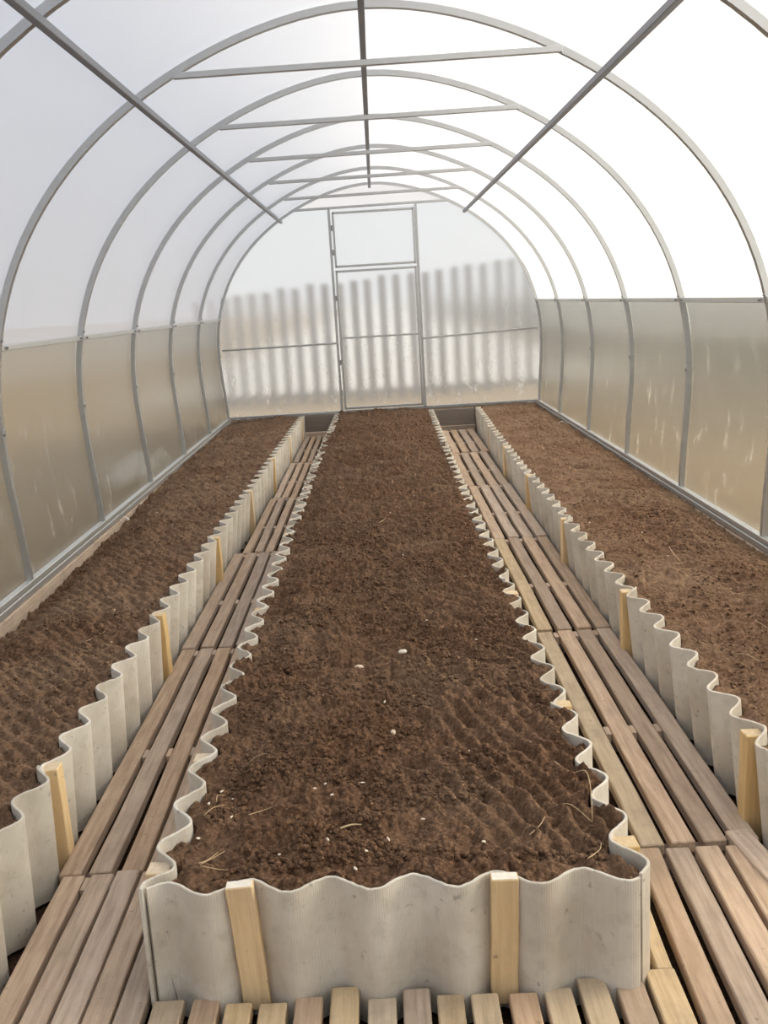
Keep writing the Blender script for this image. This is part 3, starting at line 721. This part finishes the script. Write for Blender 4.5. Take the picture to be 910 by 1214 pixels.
def h_centre(X, Y):
    # raked furrows: sweeping arcs in the middle, diagonal rows at the near right, straight cross rows further off
    d1 = np.sqrt((X+0.02)**2*1.0+(Y+1.1)**2*0.55)
    w1 = sm(-.95, -.5, Y)*(1-sm(0.9, 1.5, Y))*sm(-.40, -.15, X)
    wob = 0.012*(vnoise(X*8, Y*8, 31)-.5)
    f1 = np.sin(2*PI*(d1+wob)/0.042)
    dg = X*0.93+Y*0.36; w2 = sm(0.0, 0.15, X)*sm(-1.2, -1.0, Y)*(1-sm(-.45, -.1, Y))
    f2 = np.sin(2*PI*(dg+wob)/0.045)
    f3 = np.sin(2*PI*(Y+0.25*X+wob*2)/0.055); w3 = sm(0.9, 1.6, Y)
    brk = 0.5+0.9*vnoise(X*14, Y*14, 33)
    h = (0.0105*f1*w1*(1-w2)+0.0095*f2*w2+0.0075*f3*w3)*brk
    # rows of rake tooth pits near the far end
    for yc, xa, xb, sl in ((2.45, .02, .36, .25), (3.55, -.05, .30, .5), (4.5, -.1, .35, .3), (5.5, -.2, .2, .3)):
        yy = Y-(yc+sl*X); m_ = np.exp(-(yy/0.045)**2)*sm(xa, xa+.04, X)*(1-sm(xb-.04, xb, X))
        h -= 0.024*m_*(0.5+0.5*np.sin(2*PI*X/0.042))
    edge = np.minimum(X+0.47, 0.37-X); base = -0.030+0.014*sm(0.0, 0.16, edge)+0.006*sm(-.9, -.4, Y)
    base = base-0.006*np.exp(-((Y+1.16)/0.08)**2)
    return base+h+clods(X, Y, 100)-0.013
def h_left(X, Y):
    base = -0.034+0.010*sm(1.0, 4.0, Y); wallside = sm(-1.25, -1.47, X)
    base = base-wallside*(0.075-0.060*sm(0.3, 4.5, Y))-0.022*wallside*vnoise(X*0+3, Y*3.5, 50)
    f = 0.0048*np.sin(2*PI*(Y*0.8+X+0.02*vnoise(X*6, Y*6, 52))/0.05)
    return base+f+clods(X, Y, 200)*.85-0.012
def h_right(X, Y):
    base = -0.032+0.0*X; wallside = sm(1.25, 1.47, X)
    base = base-wallside*(0.03-0.02*sm(0.5, 4.5, Y))-0.016*wallside*vnoise(X*0+8, Y*4, 60)
    f = 0.0062*np.sin(2*PI*(Y+0.25*np.abs(X-1.1)+0.02*vnoise(X*6, Y*6, 62))/0.06)
    return base+f+clods(X, Y, 300)*0.72-0.009
inner = 0.0095
SC_ = soil('garden_soil', lambda y: line_x('CL', y)+inner, lambda y: line_x('CR', y)-inner, -1.170, 6.62, 290, 0.0034, h_centre, M_soil, 'dark raked garden soil filling the centre bed', lambda x: front_wave(x)+0.008)
SL_ = soil('garden_soil', lambda y: -1.470, lambda y: line_x('LB', y)-inner, -1.75, 6.67, 120, 0.006, h_left, M_soil_side, 'crumbly brown garden soil filling the left bed', knee=1.0)
SR_ = soil('garden_soil', lambda y: line_x('RB', y)+inner, lambda y: 1.470, -0.74, 6.67, 130, 0.006, h_right, M_soil_side, 'brown finely ridged garden soil filling the right bed', knee=1.0)
clod_stuff(SC_, h_centre, (-.44, .35, -1.12, 1.8), M_soil, 11, 22000)
clod_stuff(SL_, h_left, (-1.44, -.91, -1.2, 2.2), M_soil_side, 12, 8000)
clod_stuff(SR_, h_right, (.86, 1.44, -.7, 2.2), M_soil_side, 13, 6000)

# ------------------------------------------------------------------ litter on the soil
def hz(fun, x, y): return float(fun(np.array([[x]]), np.array([[y]]))[0, 0])
def pebble_mesh(seed, sx_, sy_, sz_):
    rn = random.Random(seed); bm = bmesh.new(); bmesh.ops.create_icosphere(bm, subdivisions=2, radius=1)
    ph = [rn.uniform(0, 6) for _ in range(3)]
    for v in bm.verts:
        k = 1+0.18*math.sin(2.3*v.co.x+ph[0])+0.14*math.sin(3.1*v.co.y+ph[1]); v.co = Vector((v.co.x*sx_*k, v.co.y*sy_*k, v.co.z*sz_*k))
    for f in bm.faces: f.smooth = True
    me = bpy.data.meshes.new('pebble'); bm.to_mesh(me); bm.free(); return me
def place_pebble(name, x, y, sx_, sy_, sz_, mt, label, group, seed, rz, fun=h_centre, me=None, cat='stone'):
    me = me or pebble_mesh(seed, sx_, sy_, sz_)
    o = link(name, me, mt, None, (x, y, hz(fun, x, y)+sz_*0.55+(0.005 if name == 'pebble' else 0.001)), (random.uniform(-.3, .3), random.uniform(-.3, .3), rz)); tag(o, label, cat, group)
    return o
place_pebble('pebble', -.131, -.118, .015, .010, .009, M_stone, 'brownish cream pebble left of middle on the near part of centre bed', 'pale stones on the soil', 5, -.5)
place_pebble('pebble', -.006, -.059, .014, .009, .007, M_chip, 'flat whitish chip of stone right of the brownish pebble on centre bed', 'pale stones on the soil', 6, -.4)
place_pebble('pebble', -.044, -.544, .008, .007, .005, M_stone, 'small pale stone alone midway between pebbles and front sheet', 'pale stones on the soil', 8, .4)
CH = [(-.198, -.792), (-.220, -.820), (-.115, -.784), (-.181, -.861), (-.449, -.84), (-.407, -.782), (-.431, -.776), (-.062, -1.045), (-.035, -1.057), (-.126, -1.132), (-.450, -.967), (-.181, -1.039), (-.393, -.901),
      (-.276, -1.061), (-.107, -1.088), (.121, -1.076), (.009, -.967), (.133, -.651), (.078, .212), (-.063, -.368), (-.011, 1.953), (.029, 1.847), (-.014, 1.75), (.042, 1.453), (.027, 1.07), (.215, 1.57), (-.237, 1.369),
      (-.33, .45), (-.20, .9), (.25, .75), (.12, 2.3), (-.28, 2.6), (.3, 2.9), (-.1, 3.3), (.22, .05), (-.30, -.35), (-.36, .05)]
chipm = [pebble_mesh(40+i, .0050+.001*(i % 3), .0026, .0018) for i in range(5)]
for i, (x, y) in enumerate(CH):
    place_pebble('soil_chip', x, y, 1, 1, .0035, M_chip, 'tiny pale chip lying loose on the dark soil of the centre bed', 'tiny pale chips on the centre bed', 0, random.uniform(0, 3), h_centre, chipm[i % 5], 'chip')
for i in range(9):
    place_pebble('soil_chip', random.uniform(-1.38, -.95), random.uniform(-.5, 3.5), 1, 1, .0035, M_chip, 'tiny pale chip lying loose on the soil of the left bed', 'tiny pale chips on the left bed', 0, random.uniform(0, 3), h_left, chipm[i % 5], 'chip')
for i in range(9):
    place_pebble('soil_chip', random.uniform(.90, 1.40), random.uniform(-.2, 3.5), 1, 1, .0035, M_chip, 'tiny pale chip lying loose on the soil of the right bed', 'tiny pale chips on the right bed', 0, random.uniform(0, 3), h_right, chipm[i % 5], 'chip')
def straw(pts, label, fun=h_centre, r=0.0011, lift=0.004, group='dry straws and roots on the soil'):
    P = [Vector((x, y, hz(fun, x, y)+lift+0.003+0.0025*math.sin(PI*i/(len(pts)-1)))) for i, (x, y) in enumerate(pts)]
    # subdivide with Catmull-Rom, then sweep a 5-sided tube
    Q = []
    for i in range(len(P)-1):
        a, b_, c_, d_ = P[max(i-1, 0)], P[i], P[i+1], P[min(i+2, len(P)-1)]
        for j in range(4):
            t_ = j/4; Q.append(0.5*((2*b_)+(c_-a)*t_+(2*a-5*b_+4*c_-d_)*t_*t_+(3*b_-a-3*c_+d_)*t_**3))
    Q.append(P[-1]); o0 = Q[0].copy(); V = []; F = []; k = 5
    for i, q_ in enumerate(Q):
        dd = (Q[min(i+1, len(Q)-1)]-Q[max(i-1, 0)]).normalized(); s_ = dd.cross(Vector((0, 0, 1))).normalized(); w_ = s_.cross(dd); rr_ = r*(1-0.5*i/len(Q))
        for j in range(k): V.append(q_-o0+s_*math.cos(j*2*PI/k)*rr_+w_*math.sin(j*2*PI/k)*rr_)
        if i:
            for j in range(k): F.append(((i-1)*k+j, (i-1)*k+(j+1) % k, i*k+(j+1) % k, i*k+j))
    F += [tuple(range(k-1, -1, -1)), tuple((len(Q)-1)*k+j for j in range(k))]
    o = link('straw', mesh('straw', V, F, True), M_straw, None, o0); tag(o, label, 'straw', group)
straw([(-.428, -1.083), (-.415, -1.053), (-.402, -1.023)], 'short straw pointing up in the near left corner of centre bed, leftmost of three')
straw([(-.424, -1.088), (-.404, -1.066), (-.384, -1.045)], 'short straw in the near left corner of centre bed, middle of three')
straw([(-.424, -1.086), (-.38, -1.082), (-.342, -1.085)], 'straw lying crossways in the near left corner of centre bed, lowest of three')
straw([(-.447, -.909), (-.43, -.89), (-.412, -.867)], 'single straight straw near the left edge of the centre bed')
straw([(-.355, -.90), (-.322, -.877), (-.297, -.880)], 'forked pale rootlet left of middle on the near centre bed')
straw([(-.385, -.661), (-.36, -.658), (-.338, -.671)], 'thin pale rootlet farther up the left side of the near centre bed')
straw([(-.435, -.825), (-.437, -.80), (-.425, -.785)], 'short curved root beside the left edge of the centre bed')
straw([(.317, -.743), (.346, -.79), (.369, -.829), (.364, -.908), (.348, -.998)], 'long bent pale root near the right edge of the centre bed', lift=.007, r=.0013)
straw([(.348, -.998), (.313, -.961), (.283, -.947)], 'faint rootlet meeting the lower end of the long bent root')
straw([(.212, -1.062), (.235, -1.046), (.251, -1.009)], 'curved rootlet right of middle near the front sheet of centre bed')
straw([(.310, -1.136), (.339, -1.103), (.347, -1.077)], 'crooked rootlet in the near right corner of the centre bed')
straw([(-.157, -1.006), (-.135, -1.0), (-.115, -.995)], 'stubby pale bark strip near the front sheet, middle of centre bed', r=.0028)
straw([(-.066, 1.677), (-.025, 1.807), (-.001, 1.765)], 'thin pale stalk beside white chips halfway down the centre bed', r=.0016)
straw([(.939, -.139), (.96, -.17), (.983, -.213)], 'pale bent stalk on the right bed close to the camera', h_right, .0014)
straw([(1.096, .117), (1.11, .1), (1.118, .072)], 'short pale stalk on the right bed beyond the bent stalk', h_right, .0012)
straw([(1.108, 1.073), (1.09, .95), (1.08, .844)], 'thin upright looking stalk in the middle of the right bed', h_right, .0014)
straw([(-1.08, .35), (-1.04, .40), (-1.02, .45)], 'pale stalk lying on the left bed near its sheets', h_left, .0014)
# small white wire clips at the foot of the walls
def clip(x, y, z, rz, label):
    V = []; F = []; k = 6; n = 10
    for i in range(n):
        a = PI*0.9*i/(n-1); c_ = Vector((0.028*(1-math.cos(a)), 0, 0.022*math.sin(a))); nd = Vector((math.cos(a+.3), 0, math.sin(a+.3)))
        for j in range(k): V.append(c_+nd*0.0035*math.cos(j*2*PI/k)+Vector((0, 1, 0))*0.0035*math.sin(j*2*PI/k))
        if i:
            for j in range(k): F.append(((i-1)*k+j, (i-1)*k+(j+1) % k, i*k+(j+1) % k, i*k+j))
    F += [tuple(range(k)), tuple((n-1)*k+j for j in range(k-1, -1, -1))]
    o = link('wire_clip', mesh('wire_clip', V, F, True), M_white, None, (x, y, z), (0, 0, rz)); tag(o, label, 'clip', 'white wire clips at the wall foot')
clip(-1.468, 2.42, -.050, -.4, 'small white wire clip at the foot of the left wall')
clip(-1.43, 6.665, -.030, .2, 'small white wire clip in the far left corner of the greenhouse')
clip(-1.33, 6.665, -.030, .2, 'small white wire clip under the far gable, right of the corner clip')
clip(1.465, 5.22, -.045, PI+.3, 'small white wire clip at the foot of the right wall')
clip(1.38, 6.665, -.030, .2, 'small white wire clip in the far right corner of the greenhouse')
# pale heap outside the left wall
bm = bmesh.new(); bmesh.ops.create_icosphere(bm, subdivisions=3, radius=1)
for v in bm.verts:
    k = 1+.25*math.sin(3*v.co.x+1)+.2*math.sin(4*v.co.y)+.12*math.sin(7*v.co.x+5*v.co.y)
    v.co = Vector((v.co.x*.12*k, v.co.y*.36*k, max(v.co.z, -.2)*.10*k))
for f in bm.faces: f.smooth = True
me = bpy.data.meshes.new('pale_heap'); bm.to_mesh(me); bm.free()
tag(link('pale_heap', me, M_white, None, (-1.80, 3.95, -.04)), 'low whitish heap outside, blurred at the foot of the left wall', 'heap')
